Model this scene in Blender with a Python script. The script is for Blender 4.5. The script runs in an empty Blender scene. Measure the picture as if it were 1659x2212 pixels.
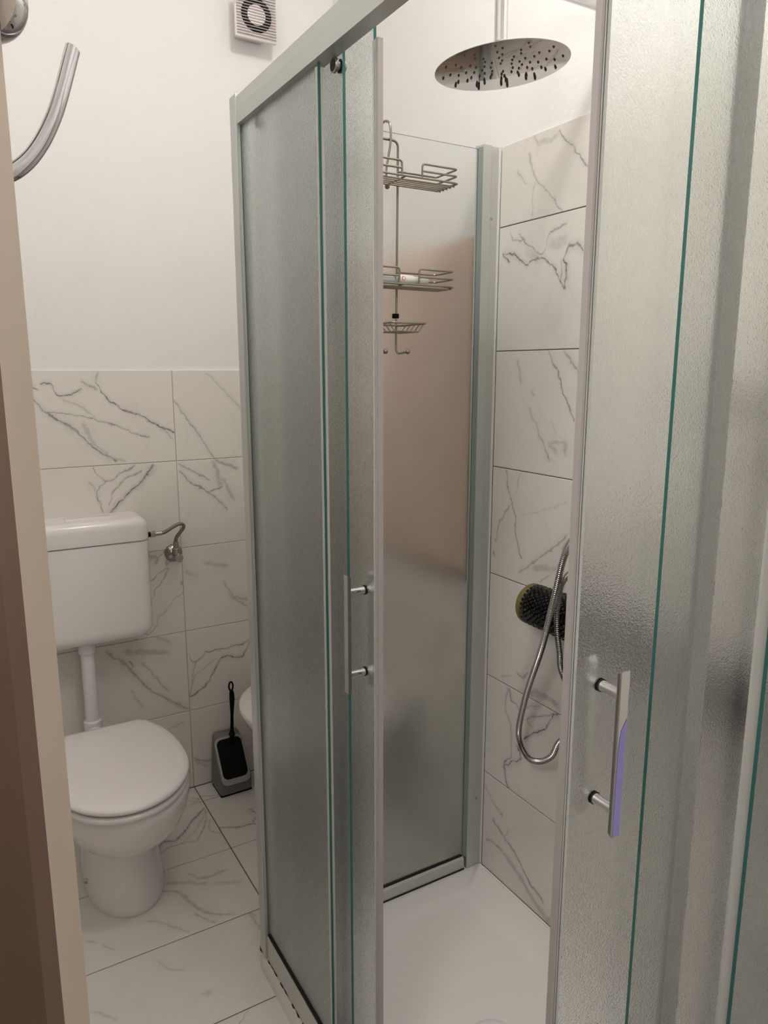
import bpy, bmesh, math, random
from mathutils import Vector, Matrix

# ------------------------------------------------------------------ camera, world, light, exposure
scene = bpy.context.scene
COL = scene.collection
random.seed(7)
PI = math.pi
CAM_H = 1.512
cam_data = bpy.data.cameras.new('camera')
cam = bpy.data.objects.new('camera', cam_data)
COL.objects.link(cam)
cam.location = (0.0, 0.0, CAM_H)
cam.rotation_euler = (math.radians(90 - 11.02), 0.0, math.radians(-30.49))
cam_data.sensor_fit = 'HORIZONTAL'
cam_data.sensor_width = 36.0
cam_data.lens = 36.0 * 1583.5 / 1659.0
cam_data.clip_start = 0.02
scene.camera = cam

world = bpy.data.worlds.new('world')
scene.world = world
world.use_nodes = True
world.node_tree.nodes['Background'].inputs[0].default_value = (1.0, 0.95, 0.9, 1)
world.node_tree.nodes['Background'].inputs[1].default_value = 0.05

LAMP_AT = (0.66, 0.75, 3.00)
LAMP_WATTS = 31.0
FILL_AT = (-0.40, 0.25, 2.02)                             # unseen fill lamp added on the left wall, behind the camera's left shoulder
FILL_WATTS = 25.0
LAMP_COLOR = (1.0, 0.985, 0.955)
scene.view_settings.view_transform = 'Standard'
scene.view_settings.look = 'None'
scene.view_settings.gamma = 1.0
scene.view_settings.use_curve_mapping = False
scene.view_settings.exposure = 0.0
try:
    scene.cycles.use_denoising = True
    scene.cycles.use_light_tree = False
    scene.cycles.max_bounces = 12
    scene.cycles.diffuse_bounces = 5
    scene.cycles.transmission_bounces = 12
    scene.cycles.glossy_bounces = 5
    scene.cycles.sample_clamp_indirect = 0.0
except Exception:
    pass

# ------------------------------------------------------------------ materials
def nt(m):
    m.use_nodes = True
    return m.node_tree
def principled(m):
    return m.node_tree.nodes['Principled BSDF']
def mat(name, color, rough=0.5, metal=0.0, spec=0.5, bump=None, vary=0.0, trans=0.0, ior=1.45, coat=0.0):
    """plain procedural material; bump=(scale, strength, distance), vary = colour mottling"""
    m = bpy.data.materials.new(name)
    t = nt(m); b = principled(m)
    b.inputs['Base Color'].default_value = (*color, 1)
    b.inputs['Roughness'].default_value = rough
    b.inputs['Metallic'].default_value = metal
    b.inputs['Specular IOR Level'].default_value = spec
    b.inputs['Transmission Weight'].default_value = trans
    b.inputs['IOR'].default_value = ior
    b.inputs['Coat Weight'].default_value = coat
    co = None
    if bump or vary:
        co = t.nodes.new('ShaderNodeTexCoord')
    if vary:
        n = t.nodes.new('ShaderNodeTexNoise'); n.inputs['Scale'].default_value = 6.0; n.inputs['Detail'].default_value = 5
        t.links.new(co.outputs['Object'], n.inputs['Vector'])
        mx = t.nodes.new('ShaderNodeMix'); mx.data_type = 'RGBA'
        mx.inputs[6].default_value = (*[c * (1 - vary) for c in color], 1)
        mx.inputs[7].default_value = (*[min(1, c * (1 + vary)) for c in color], 1)
        t.links.new(n.outputs['Fac'], mx.inputs[0])
        t.links.new(mx.outputs[2], b.inputs['Base Color'])
    if bump:
        n = t.nodes.new('ShaderNodeTexNoise'); n.inputs['Scale'].default_value = bump[0]; n.inputs['Detail'].default_value = 4
        t.links.new(co.outputs['Object'], n.inputs['Vector'])
        bp = t.nodes.new('ShaderNodeBump'); bp.inputs['Strength'].default_value = bump[1]; bp.inputs['Distance'].default_value = bump[2]
        t.links.new(n.outputs['Fac'], bp.inputs['Height'])
        t.links.new(bp.outputs['Normal'], b.inputs['Normal'])
    return m

M = {}
M['plaster'] = mat('painted plaster', (0.80, 0.785, 0.768), 0.75, spec=0.25, bump=(60, 0.25, 0.004), vary=0.012)
M['grout'] = mat('grey brown grout', (0.13, 0.105, 0.082), 0.9, spec=0.1)
M['grout_wall'] = mat('pale grout', (0.47, 0.42, 0.37), 0.9, spec=0.1)
M['aluminium'] = mat('satin aluminium', (0.56, 0.58, 0.555), 0.42, metal=0.75, bump=(300, 0.05, 0.001))
M['chrome'] = mat('polished chrome', (0.62, 0.61, 0.61), 0.09, metal=1.0)
M['chrome_hook'] = mat('greyed chrome', (0.52, 0.52, 0.53), 0.12, metal=1.0)
M['chrome_dark'] = mat('dull chrome', (0.42, 0.40, 0.38), 0.16, metal=1.0)
M['steel'] = mat('brushed steel wire', (0.30, 0.265, 0.225), 0.3, metal=1.0)
M['mirror_steel'] = mat('mirror polished steel', (0.40, 0.365, 0.345), 0.06, metal=1.0)
M['nozzle'] = mat('dark rubber nozzle', (0.10, 0.075, 0.065), 0.5)
M['ceramic'] = mat('white glazed ceramic', (0.80, 0.765, 0.745), 0.12, spec=0.5, coat=0.3)
M['plastic_white'] = mat('white plastic', (0.78, 0.745, 0.735), 0.22, spec=0.5)
M['plastic_fan'] = mat('white fan plastic', (0.72, 0.67, 0.66), 0.4)
M['dark_gap'] = mat('dark opening', (0.012, 0.010, 0.010), 0.8)
M['black_rubber'] = mat('black rubber gasket', (0.012, 0.012, 0.012), 0.7)
M['black_plastic'] = mat('black plastic', (0.004, 0.004, 0.004), 0.6, spec=0.15)
M['bead'] = mat('glossy black bead', (0.006, 0.005, 0.005), 0.12, spec=0.6)
M['olive'] = mat('olive cap', (0.16, 0.125, 0.045), 0.5)
M['grey_plastic'] = mat('grey plastic', (0.17, 0.16, 0.155), 0.45)
M['grey_plastic_light'] = mat('light grey plastic', (0.30, 0.295, 0.29), 0.4)
M['glass_edge'] = mat('green glass edge', (0.030, 0.115, 0.100), 0.25, spec=0.5)
M['tray'] = mat('white acrylic tray', (0.74, 0.715, 0.685), 0.28, bump=(35, 0.05, 0.002))
M['seal'] = mat('milky plastic seal', (0.43, 0.43, 0.405), 0.3, spec=0.4)
M['seal_pink'] = mat('pinkish plastic lip', (0.33, 0.30, 0.285), 0.4, spec=0.4)
M['seal_grey'] = mat('grey seal groove', (0.20, 0.215, 0.205), 0.3)
M['door_beige'] = mat('beige painted door edge', (0.455, 0.38, 0.31), 0.5, vary=0.06, bump=(90, 0.12, 0.002))
M['door_brown'] = mat('brown door face', (0.105, 0.062, 0.045), 0.5, vary=0.15)
M['towel'] = mat('dusky pink towel', (0.66, 0.50, 0.42), 0.95, spec=0.1, bump=(500, 0.6, 0.003), vary=0.06)
M['patch'] = mat('violet blue film', (0.30, 0.285, 0.66), 0.2, metal=0.5, vary=0.12)
M['gasket_grey'] = mat('grey green gasket', (0.22, 0.25, 0.235), 0.5)
M['silicone'] = mat('white silicone', (0.78, 0.75, 0.70), 0.5)
M['mold'] = mat('black mould', (0.015, 0.012, 0.01), 0.9)
M['hose'] = mat('ribbed steel hose', (0.25, 0.235, 0.225), 0.22, metal=1.0)
M['hose_dark'] = mat('ribbed steel hose dulled', (0.22, 0.21, 0.20), 0.35, metal=1.0)
M['braid'] = mat('braided supply hose', (0.22, 0.175, 0.15), 0.4, metal=0.6, bump=(900, 0.5, 0.001))
M['tube_white'] = mat('white tube plastic', (0.80, 0.78, 0.74), 0.3)
M['tube_grey'] = mat('grey white tube plastic', (0.58, 0.55, 0.50), 0.35)
M['print_red'] = mat('red print', (0.62, 0.10, 0.08), 0.5)
M['print_dark'] = mat('dark print', (0.06, 0.05, 0.05), 0.5)
M['ceiling'] = mat('white ceiling paint', (0.82, 0.79, 0.75), 0.8, spec=0.2)
M['corridor'] = mat('corridor paint', (0.55, 0.48, 0.42), 0.8, spec=0.2)

# frosted, finely pebbled glass
def frosted(name, tint, rough, bump):
    m = bpy.data.materials.new(name); t = nt(m); b = principled(m)
    b.inputs['Base Color'].default_value = (*tint, 1)
    b.inputs['Roughness'].default_value = rough
    b.inputs['Transmission Weight'].default_value = 1.0
    b.inputs['IOR'].default_value = 1.45
    co = t.nodes.new('ShaderNodeTexCoord')
    n = t.nodes.new('ShaderNodeTexNoise'); n.inputs['Scale'].default_value = 420.0; n.inputs['Detail'].default_value = 2.0
    t.links.new(co.outputs['Object'], n.inputs['Vector'])
    bp = t.nodes.new('ShaderNodeBump'); bp.inputs['Strength'].default_value = bump; bp.inputs['Distance'].default_value = 0.0016
    t.links.new(n.outputs['Fac'], bp.inputs['Height']); t.links.new(bp.outputs['Normal'], b.inputs['Normal'])
    return m
M['glass'] = frosted('pebbled frosted glass', (0.945, 0.972, 0.953), 0.20, 0.36)


# vein lines of the marble-look tiles, in metres on their own surface:
# b = back wall (x, z), r = right wall (y, z), f = floor (x, y); strength, width in mm
VEINS = [
('b',0.9,3,[(0.407,1.468),(0.426,1.433),(0.482,1.386),(0.529,1.367),(0.576,1.340),(0.607,1.320),(0.643,1.307)]),
('b',0.5,5,[(0.364,1.471),(0.406,1.451)]),
('b',0.4,5,[(0.414,1.503),(0.407,1.468)]),
('b',0.8,2.5,[(0.217,1.474),(0.223,1.460),(0.240,1.449)]),
('b',0.8,2.5,[(0.247,1.466),(0.263,1.470),(0.303,1.429),(0.327,1.433),(0.363,1.452)]),
('b',0.7,4,[(0.217,1.433),(0.255,1.381),(0.297,1.354),(0.350,1.307),(0.384,1.267),(0.454,1.221)]),
('b',0.5,8,[(0.297,1.354),(0.350,1.307)]),
('b',0.6,2.5,[(0.255,1.381),(0.334,1.373),(0.403,1.351),(0.465,1.333),(0.516,1.308),(0.560,1.293)]),
('b',0.3,4,[(0.306,1.418),(0.364,1.391),(0.403,1.351)]),
('b',0.3,8,[(0.361,1.348),(0.382,1.285),(0.421,1.248),(0.445,1.221)]),
('b',0.3,4,[(0.602,1.321),(0.637,1.282)]),
('b',0.4,9,[(0.486,1.383),(0.529,1.369)]),
('b',0.3,9,[(0.420,1.234),(0.475,1.219)]),
('b',0.45,4,[(0.646,1.411),(0.714,1.311),(0.777,1.208)]),
('b',0.3,4,[(0.761,1.500),(0.846,1.414),(0.879,1.378)]),
('b',0.6,2.5,[(0.378,1.203),(0.395,1.175),(0.419,1.159),(0.459,1.177),(0.510,1.203)]),
('b',1,4,[(0.570,1.202),(0.533,1.153),(0.491,1.119),(0.449,1.081),(0.421,1.051)]),
('b',0.6,2.5,[(0.531,1.181),(0.471,1.158),(0.438,1.119),(0.418,1.079)]),
('b',0.6,2.5,[(0.419,1.159),(0.387,1.119),(0.399,1.058)]),
('b',0.3,5,[(0.364,1.157),(0.387,1.119)]),
('b',0.5,4,[(0.651,1.197),(0.707,1.164),(0.754,1.136)]),
('b',0.6,4,[(0.652,1.173),(0.704,1.121),(0.747,1.095),(0.790,1.054),(0.814,1.022)]),
('b',0.4,12,[(0.772,1.198),(0.785,1.154),(0.793,1.109)]),
('b',0.35,10,[(0.799,1.143),(0.841,1.055)]),
('b',0.5,9,[(0.777,1.203),(0.861,1.168)]),
('b',0.7,3,[(0.747,1.095),(0.798,1.108)]),
('b',0.3,10,[(0.721,0.842),(0.808,0.819)]),
('b',0.4,5,[(0.789,0.766),(0.831,0.703),(0.882,0.683)]),
('b',0.4,6,[(0.809,0.712),(0.875,0.656)]),
('b',0.25,10,[(0.651,0.820),(0.698,0.802)]),
('b',0.4,16,[(0.433,0.570),(0.583,0.539)]),
('b',0.5,6,[(0.375,0.579),(0.430,0.527),(0.504,0.422),(0.573,0.361),(0.641,0.309)]),
('b',0.35,6,[(0.489,0.520),(0.536,0.449),(0.575,0.389)]),
('b',0.3,4,[(0.448,0.424),(0.484,0.354)]),
('b',0.8,3,[(0.450,0.534),(0.459,0.510)]),
('b',0.3,10,[(0.543,0.390),(0.614,0.322)]),
('b',0.7,2.5,[(0.651,0.514),(0.677,0.486),(0.716,0.512),(0.801,0.513),(0.859,0.519),(0.885,0.528)]),
('b',0.9,3,[(0.651,0.353),(0.705,0.387),(0.735,0.427),(0.788,0.480),(0.833,0.468),(0.885,0.528)]),
('b',0.5,2.5,[(0.677,0.486),(0.657,0.410),(0.649,0.360)]),
('b',0.4,2.5,[(0.652,0.376),(0.668,0.425),(0.743,0.478)]),
('b',0.3,4,[(0.567,0.252),(0.622,0.262)]),
('b',0.6,4,[(0.647,0.115),(0.691,0.093),(0.731,0.088)]),
('b',0.4,5,[(0.650,0.105),(0.696,0.068)]),
('b',0.3,9,[(0.530,0.611),(0.590,0.571)]),
('r',0.5,2.5,[(1.442,2.017),(1.428,1.977),(1.415,1.953),(1.380,1.924),(1.353,1.900),(1.326,1.867)]),
('r',0.3,3,[(1.419,1.948),(1.424,1.911),(1.420,1.873)]),
('r',0.35,3,[(1.483,1.986),(1.474,1.972),(1.450,1.952)]),
('r',0.6,2.5,[(1.344,2.040),(1.319,2.013),(1.283,1.984),(1.248,1.938)]),
('r',0.3,10,[(1.428,2.051),(1.394,2.031),(1.347,2.031)]),
('r',1,3,[(1.530,1.797),(1.501,1.776)]),
('r',0.8,3,[(1.523,1.799),(1.489,1.792),(1.456,1.775),(1.435,1.763),(1.424,1.774),(1.378,1.768),(1.340,1.744),(1.316,1.710),(1.303,1.693)]),
('r',0.9,4,[(1.303,1.693),(1.300,1.733),(1.309,1.762)]),
('r',0.8,4,[(1.309,1.762),(1.290,1.788),(1.266,1.785),(1.249,1.771)]),
('r',0.6,2.5,[(1.467,1.838),(1.450,1.818),(1.418,1.801),(1.386,1.779),(1.366,1.813),(1.338,1.833),(1.304,1.837)]),
('r',0.6,2.5,[(1.504,1.843),(1.479,1.822),(1.450,1.820)]),
('r',0.5,2.5,[(1.316,1.710),(1.317,1.751),(1.307,1.762)]),
('r',0.3,18,[(1.433,1.790),(1.386,1.769)]),
('r',0.25,22,[(1.358,1.798),(1.301,1.802)]),
('r',0.8,2,[(1.346,1.553),(1.318,1.509),(1.291,1.457),(1.253,1.396)]),
('r',0.5,4,[(1.296,1.553),(1.273,1.533),(1.245,1.503)]),
('r',0.35,5,[(1.458,1.537),(1.441,1.476)]),
('r',0.35,4,[(1.401,1.460),(1.388,1.449)]),
('r',0.35,4,[(1.407,1.414),(1.374,1.363),(1.333,1.303)]),
('r',0.35,9,[(1.331,1.338),(1.310,1.314)]),
('r',0.35,9,[(1.276,1.343),(1.274,1.309)]),
('r',0.3,6,[(1.331,1.338),(1.276,1.343)]),
('r',0.25,3,[(1.330,1.386),(1.308,1.360)]),
('r',0.6,4,[(1.337,1.306),(1.329,1.295)]),
('r',0.6,3,[(1.487,1.251),(1.477,1.199),(1.451,1.147),(1.441,1.083),(1.432,1.053),(1.413,1.026)]),
('r',0.3,3,[(1.434,1.251),(1.449,1.191)]),
('r',0.5,3,[(1.471,1.156),(1.502,1.119),(1.516,1.087),(1.522,1.050)]),
('r',0.5,4,[(1.257,1.119),(1.307,1.076),(1.355,1.039),(1.424,0.988)]),
('r',0.4,3,[(1.260,1.104),(1.288,1.033),(1.343,0.983)]),
('r',0.2,2,[(1.441,1.136),(1.354,1.163),(1.263,1.201)]),
('r',0.35,12,[(1.371,1.013),(1.287,1.030)]),
('r',0.6,4,[(1.535,1.018),(1.525,1.013)]),
('r',0.3,5,[(1.477,0.676),(1.445,0.692)]),
('r',0.6,3,[(1.415,0.707),(1.402,0.705),(1.375,0.725)]),
('r',0.4,14,[(1.387,0.663),(1.295,0.686),(1.248,0.674)]),
('r',0.7,3,[(1.449,0.653),(1.437,0.628),(1.410,0.613)]),
('r',0.5,3,[(1.451,0.645),(1.462,0.595),(1.445,0.568),(1.432,0.524),(1.428,0.457)]),
('r',0.8,3,[(1.428,0.457),(1.456,0.416),(1.452,0.390),(1.434,0.356)]),
('r',0.9,3.5,[(1.380,0.535),(1.336,0.571),(1.304,0.597),(1.274,0.645),(1.256,0.656)]),
('r',0.6,2.5,[(1.373,0.595),(1.311,0.631),(1.279,0.647)]),
('r',0.35,3,[(1.410,0.613),(1.321,0.652)]),
('r',0.9,4,[(1.404,0.503),(1.386,0.470)]),
('r',0.8,4,[(1.386,0.470),(1.427,0.442),(1.459,0.411)]),
('r',0.3,6,[(1.372,0.592),(1.347,0.578)]),
('r',0.5,3,[(1.535,0.311),(1.498,0.277),(1.457,0.260)]),
('r',0.7,4,[(1.496,0.225),(1.443,0.195),(1.397,0.175),(1.342,0.131),(1.279,0.103)]),
('r',0.4,14,[(1.435,0.143),(1.373,0.118),(1.324,0.087),(1.242,0.059)]),
('r',0.5,4,[(1.522,0.147),(1.481,0.152),(1.435,0.143)]),
('r',0.35,3,[(1.448,0.188),(1.428,0.233)]),
('f',1,3.5,[(0.420,2.147),(0.441,2.184),(0.466,2.206),(0.496,2.196),(0.530,2.215),(0.574,2.268),(0.639,2.323)]),
('f',0.6,2.5,[(0.430,2.155),(0.514,2.171),(0.563,2.157)]),
('f',0.6,2.5,[(0.563,2.157),(0.613,2.237),(0.640,2.313)]),
('f',0.4,2.5,[(0.634,2.249),(0.612,2.193)]),
('f',0.5,2.5,[(0.612,2.193),(0.639,2.158)]),
('f',0.4,2.5,[(0.514,2.171),(0.571,2.213),(0.632,2.301)]),
('f',1,6,[(0.429,2.169),(0.449,2.187)]),
('f',0.8,3.5,[(0.647,2.189),(0.694,2.165),(0.763,2.148)]),
('f',0.6,6,[(0.770,2.241),(0.784,2.203)]),
('f',0.5,4,[(0.752,2.155),(0.779,2.189)]),
('f',0.5,3,[(0.645,2.404),(0.702,2.379)]),
('f',0.35,8,[(0.491,2.016),(0.538,1.969),(0.599,1.973)]),
('f',0.35,10,[(0.421,2.012),(0.530,1.941)]),
('f',0.4,8,[(0.405,1.977),(0.445,1.948),(0.462,1.890),(0.494,1.825),(0.552,1.779)]),
('f',0.3,5,[(0.340,1.882),(0.376,1.844),(0.427,1.777)]),
('f',0.35,6,[(0.462,1.838),(0.500,1.776)]),
('f',0.25,12,[(0.546,1.932),(0.619,1.895)]),
('f',0.4,4,[(0.580,1.774),(0.610,1.745)]),
('f',0.4,5,[(0.593,1.760),(0.600,1.690)]),
('f',0.25,6,[(0.329,1.723),(0.350,1.678),(0.379,1.656)]),
('f',0.35,14,[(0.406,1.560),(0.412,1.550)]),
('f',0.25,7,[(0.151,1.647),(0.202,1.597)]),
('f',0.3,6,[(0.179,1.884),(0.201,1.868)]),
('f',0.25,5,[(0.217,1.848),(0.243,1.813)])]

def marble(name, kind, runs):
    m = bpy.data.materials.new(name); t = nt(m); b = principled(m); N = t.nodes; K = t.links.new
    def mth(op, a, c=None, d=None, clamp=False):
        n = N.new('ShaderNodeMath'); n.operation = op; n.use_clamp = clamp
        for i, v in enumerate((a, c, d)):
            if v is None: continue
            if isinstance(v, (int, float)): n.inputs[i].default_value = v
            else: K(v, n.inputs[i])
        return n.outputs[0]
    def rng(v, a0, a1, b0, b1, smooth=False):
        n = N.new('ShaderNodeMapRange'); n.interpolation_type = 'SMOOTHSTEP' if smooth else 'LINEAR'
        K(v, n.inputs[0])
        for i, x in enumerate((a0, a1, b0, b1)): n.inputs[1 + i].default_value = x
        return n.outputs[0]
    def noise(vec, scale, detail, rough=0.55, dist=0.0):
        n = N.new('ShaderNodeTexNoise'); n.inputs['Scale'].default_value = scale; n.inputs['Detail'].default_value = detail
        n.inputs['Roughness'].default_value = rough; n.inputs['Distortion'].default_value = dist
        K(vec, n.inputs['Vector']); return n
    pos = N.new('ShaderNodeNewGeometry').outputs['Position']
    wn = noise(pos, 38, 3)
    sub = N.new('ShaderNodeVectorMath'); sub.operation = 'SUBTRACT'; K(wn.outputs['Color'], sub.inputs[0]); sub.inputs[1].default_value = (.5, .5, .5)
    mad = N.new('ShaderNodeVectorMath'); mad.operation = 'MULTIPLY_ADD'; K(sub.outputs[0], mad.inputs[0]); mad.inputs[1].default_value = (.022, .022, .022); K(pos, mad.inputs[2])
    sep = N.new('ShaderNodeSeparateXYZ'); K(mad.outputs[0], sep.inputs[0])
    u = sep.outputs[{'b': 0, 'r': 1, 'f': 0}[kind]]; v = sep.outputs[{'b': 2, 'r': 2, 'f': 1}[kind]]
    # faint generic clouding and hairlines, shifted per tile
    info = N.new('ShaderNodeObjectInfo')
    off = N.new('ShaderNodeVectorMath'); off.operation = 'SCALE'; off.inputs[0].default_value = (13.7, 7.3, 9.1); K(info.outputs['Random'], off.inputs['Scale'])
    add = N.new('ShaderNodeVectorMath'); add.operation = 'ADD'; K(mad.outputs[0], add.inputs[0]); K(off.outputs[0], add.inputs[1])
    cloud = noise(add.outputs[0], 3.2, 5, 0.6, 0.4).outputs['Fac']
    acc = rng(cloud, 0.58, 0.80, 0.0, 0.12, True)
    big = noise(add.outputs[0], 2.1, 4, 0.55, 1.2).outputs['Fac']
    ridge = mth('ABSOLUTE', mth('SUBTRACT', big, 0.5))
    acc = mth('MAXIMUM', acc, rng(ridge, 0.0, 0.012, 0.05 if runs else 0.5, 0.0, True))
    if not runs:
        acc = mth('MAXIMUM', acc, mth('MULTIPLY', rng(ridge, 0.0, 0.05, 0.35, 0.0, True), rng(cloud, 0.4, 0.6, 0, 1)))
    vein = None
    for (s, w, ax, pts) in runs:
        tt, oo = (u, v) if ax == 0 else (v, u)
        t0, t1 = pts[0][0], pts[-1][0]
        lo = min(p[1] for p in pts); hi = max(p[1] for p in pts)
        if hi - lo < 1e-4: hi = lo + 1e-4
        ln = sum(math.hypot(q[0] - p[0], q[1] - p[1]) for p, q in zip(pts, pts[1:]))
        wid = w * 0.001 * max(1.0, ln / (t1 - t0))
        x = rng(tt, t0, t1, 0, 1)
        fc = N.new('ShaderNodeFloatCurve'); cv = fc.mapping.curves[0]
        nrm = [((p[0] - t0) / (t1 - t0), (p[1] - lo) / (hi - lo)) for p in pts]
        cv.points[0].location = nrm[0]; cv.points[-1].location = nrm[-1]
        for q in nrm[1:-1]: cv.points.new(*q)
        for q in cv.points: q.handle_type = 'AUTO_CLAMPED'
        fc.mapping.update(); K(x, fc.inputs['Value'])
        val = mth('MULTIPLY_ADD', fc.outputs[0], hi - lo, lo)
        d = mth('ABSOLUTE', mth('SUBTRACT', oo, val))
        core = rng(d, wid * 0.25, wid * 1.05, min(1.0, s * 1.15), 0.0, True)
        halo = rng(d, 0.0, wid * 4.5, s * 0.30, 0.0, True)
        one = mth('MAXIMUM', core, halo)
        soft = rng(mth('ABSOLUTE', mth('SUBTRACT', tt, (t0 + t1) / 2)), (t1 - t0) / 2 - wid, (t1 - t0) / 2 + 0.003 + wid * 0.8, 1.0, 0.0, True)
        one = mth('MULTIPLY', one, soft)
        vein = one if vein is None else mth('MAXIMUM', vein, one)
    if vein is not None:
        mod = noise(pos, 55, 3).outputs['Fac']
        vein = mth('MULTIPLY', vein, rng(mod, 0.32, 0.58, 0.55, 1.0))
        acc = mth('MAXIMUM', acc, vein)
    mx = N.new('ShaderNodeMix'); mx.data_type = 'RGBA'
    mx.inputs[6].default_value = (0.735, 0.70, 0.655, 1); mx.inputs[7].default_value = (0.12, 0.104, 0.09, 1)
    K(mth('MULTIPLY', acc, 0.92), mx.inputs[0]); K(mx.outputs[2], b.inputs['Base Color'])
    b.inputs['Roughness'].default_value = 0.30; b.inputs['Specular IOR Level'].default_value = 0.45
    return m
def vein_runs(poly):
    """split a polyline into pieces that are functions of x (ax 0) or y (ax 1)"""
    dx = sum(abs(q[0] - p[0]) for p, q in zip(poly, poly[1:])); dy = sum(abs(q[1] - p[1]) for p, q in zip(poly, poly[1:]))
    out = []; ax = 0 if dx >= dy else 1
    pts = [(p[ax], p[1 - ax]) for p in poly]
    cur = [pts[0]]; sg = 0
    for p in pts[1:]:
        s2 = 1 if p[0] > cur[-1][0] + 1e-4 else -1 if p[0] < cur[-1][0] - 1e-4 else 0
        if s2 == 0: continue
        if sg and s2 != sg:
            out.append(cur); cur = [cur[-1]]
        sg = s2; cur.append(p)
    out.append(cur)
    return [(ax, sorted(c)) for c in out if len(c) > 1]
GENERIC = {k: marble('marble tile ' + n, k, []) for k, n in (('b', 'back'), ('r', 'right'), ('f', 'floor'))}
def tile_material(kind, u0, u1, v0, v1):
    runs = []
    for k, s, w, poly in VEINS:
        cu = sum(p[0] for p in poly) / len(poly); cv = sum(p[1] for p in poly) / len(poly)
        if k == kind and u0 <= cu <= u1 and v0 <= cv <= v1:
            runs += [(s, w, ax, c) for ax, c in vein_runs(poly)]
    return marble('veined marble tile', kind, runs) if runs else GENERIC[kind]

# ------------------------------------------------------------------ mesh helpers
class MB:
    """collects shapes; build() links them as ONE mesh object"""
    def __init__(self): self.v = []; self.f = []; self.m = []; self.s = []
    def add(self, vs, fs, mi=0, smooth=False):
        o = len(self.v); self.v += [tuple(p) for p in vs]
        for f in fs: self.f.append([i + o for i in f]); self.m.append(mi); self.s.append(smooth)
        return self
    def box(self, x0, x1, y0, y1, z0, z1, mi=0, bev=0.0, seg=3):
        if bev <= 0:
            vs = [(x, y, z) for z in (z0, z1) for y in (y0, y1) for x in (x0, x1)]
            return self.add(vs, [(0, 2, 3, 1), (4, 5, 7, 6), (0, 1, 5, 4), (2, 6, 7, 3), (0, 4, 6, 2), (1, 3, 7, 5)], mi)
        bm = bmesh.new(); bmesh.ops.create_cube(bm, size=1)
        for v in bm.verts:
            v.co = Vector((x0 + (v.co.x + .5) * (x1 - x0), y0 + (v.co.y + .5) * (y1 - y0), z0 + (v.co.z + .5) * (z1 - z0)))
        bmesh.ops.bevel(bm, geom=bm.edges[:], offset=bev, segments=seg, profile=0.5, affect='EDGES')
        self.bm(bm, mi, True); return self
    def bm(self, bm, mi=0, smooth=True):
        bm.verts.index_update()
        self.add([v.co for v in bm.verts], [[v.index for v in f.verts] for f in bm.faces], mi, smooth); bm.free(); return self
    def tube(self, pts, r, n=10, mi=0, closed=False, caps=True):
        pts = [Vector(p) for p in pts]; N = len(pts)
        rad = r if isinstance(r, (list, tuple)) else [r] * N
        rings = []; up = None
        for i, p in enumerate(pts):
            a = pts[(i - 1) % N] if (closed or i > 0) else p
            c = pts[(i + 1) % N] if (closed or i < N - 1) else p
            d = (c - a).normalized() if (c - a).length > 1e-9 else Vector((0, 0, 1))
            if up is None:
                up = Vector((0, 0, 1)) if abs(d.z) < 0.9 else Vector((1, 0, 0))
            up = (up - d * up.dot(d)); up = up.normalized() if up.length > 1e-6 else d.orthogonal().normalized()
            s = d.cross(up)
            rings.append([p + (up * math.cos(2 * PI * k / n) + s * math.sin(2 * PI * k / n)) * rad[i] for k in range(n)])
        return self.loft(rings, mi, caps and not closed, caps and not closed, closed)
    def loft(self, rings, mi=0, cap0=True, cap1=True, closed=False, smooth=True):
        n = len(rings[0]); vs = [p for r in rings for p in r]; fs = []
        R = len(rings)
        for i in range(R if closed else R - 1):
            j = (i + 1) % R
            for k in range(n):
                q = (k + 1) % n
                fs.append((i * n + k, i * n + q, j * n + q, j * n + k))
        self.add(vs, fs, mi, smooth)
        if cap0: self.add(rings[0], [list(range(n))[::-1]], mi)
        if cap1: self.add(rings[-1], [list(range(n))], mi)
        return self
    def lathe(self, prof, origin, axis, n=24, mi=0, caps=True):
        """prof = [(radius, distance along axis)]"""
        ax = Vector(axis).normalized(); a = ax.orthogonal().normalized(); c = ax.cross(a); o = Vector(origin)
        rings = [[o + ax * h + (a * math.cos(2 * PI * k / n) + c * math.sin(2 * PI * k / n)) * r for k in range(n)] for r, h in prof]
        return self.loft(rings, mi, caps, caps)
    def prism(self, poly, z0, z1, mi=0, smooth=False):
        n = len(poly)
        self.add([(x, y, z0) for x, y in poly] + [(x, y, z1) for x, y in poly],
                 [(k, (k + 1) % n, n + (k + 1) % n, n + k) for k in range(n)], mi, smooth)
        self.add([(x, y, z0) for x, y in poly], [list(range(n))[::-1]], mi)
        return self.add([(x, y, z1) for x, y in poly], [list(range(n))], mi)
    def build(self, name, mats, parent=None, auto=35):
        me = bpy.data.meshes.new(name)
        me.from_pydata(self.v, [], self.f)
        for m_ in (mats if isinstance(mats, (list, tuple)) else [mats]): me.materials.append(m_)
        me.polygons.foreach_set('material_index', self.m)
        me.polygons.foreach_set('use_smooth', self.s)
        bm = bmesh.new(); bm.from_mesh(me)
        bmesh.ops.remove_doubles(bm, verts=bm.verts, dist=1e-6)
        bmesh.ops.recalc_face_normals(bm, faces=bm.faces)
        if auto:
            for e in bm.edges:
                if len(e.link_faces) == 2 and e.calc_face_angle(0) > math.radians(auto): e.smooth = False
        bm.to_mesh(me); bm.free(); me.update()
        o = bpy.data.objects.new(name, me); COL.objects.link(o)
        if parent is not None: o.parent = parent
        return o
def tag(o, label, cat, group=None):
    o['label'] = label; o['category'] = cat
    if group: o['group'] = group
    return o
def struct(o):
    o['kind'] = 'structure'; return o
def thing(name, label, cat, group=None):
    o = bpy.data.objects.new(name, None); COL.objects.link(o); o.empty_display_size = 0.05
    return tag(o, label, cat, group)
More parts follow.
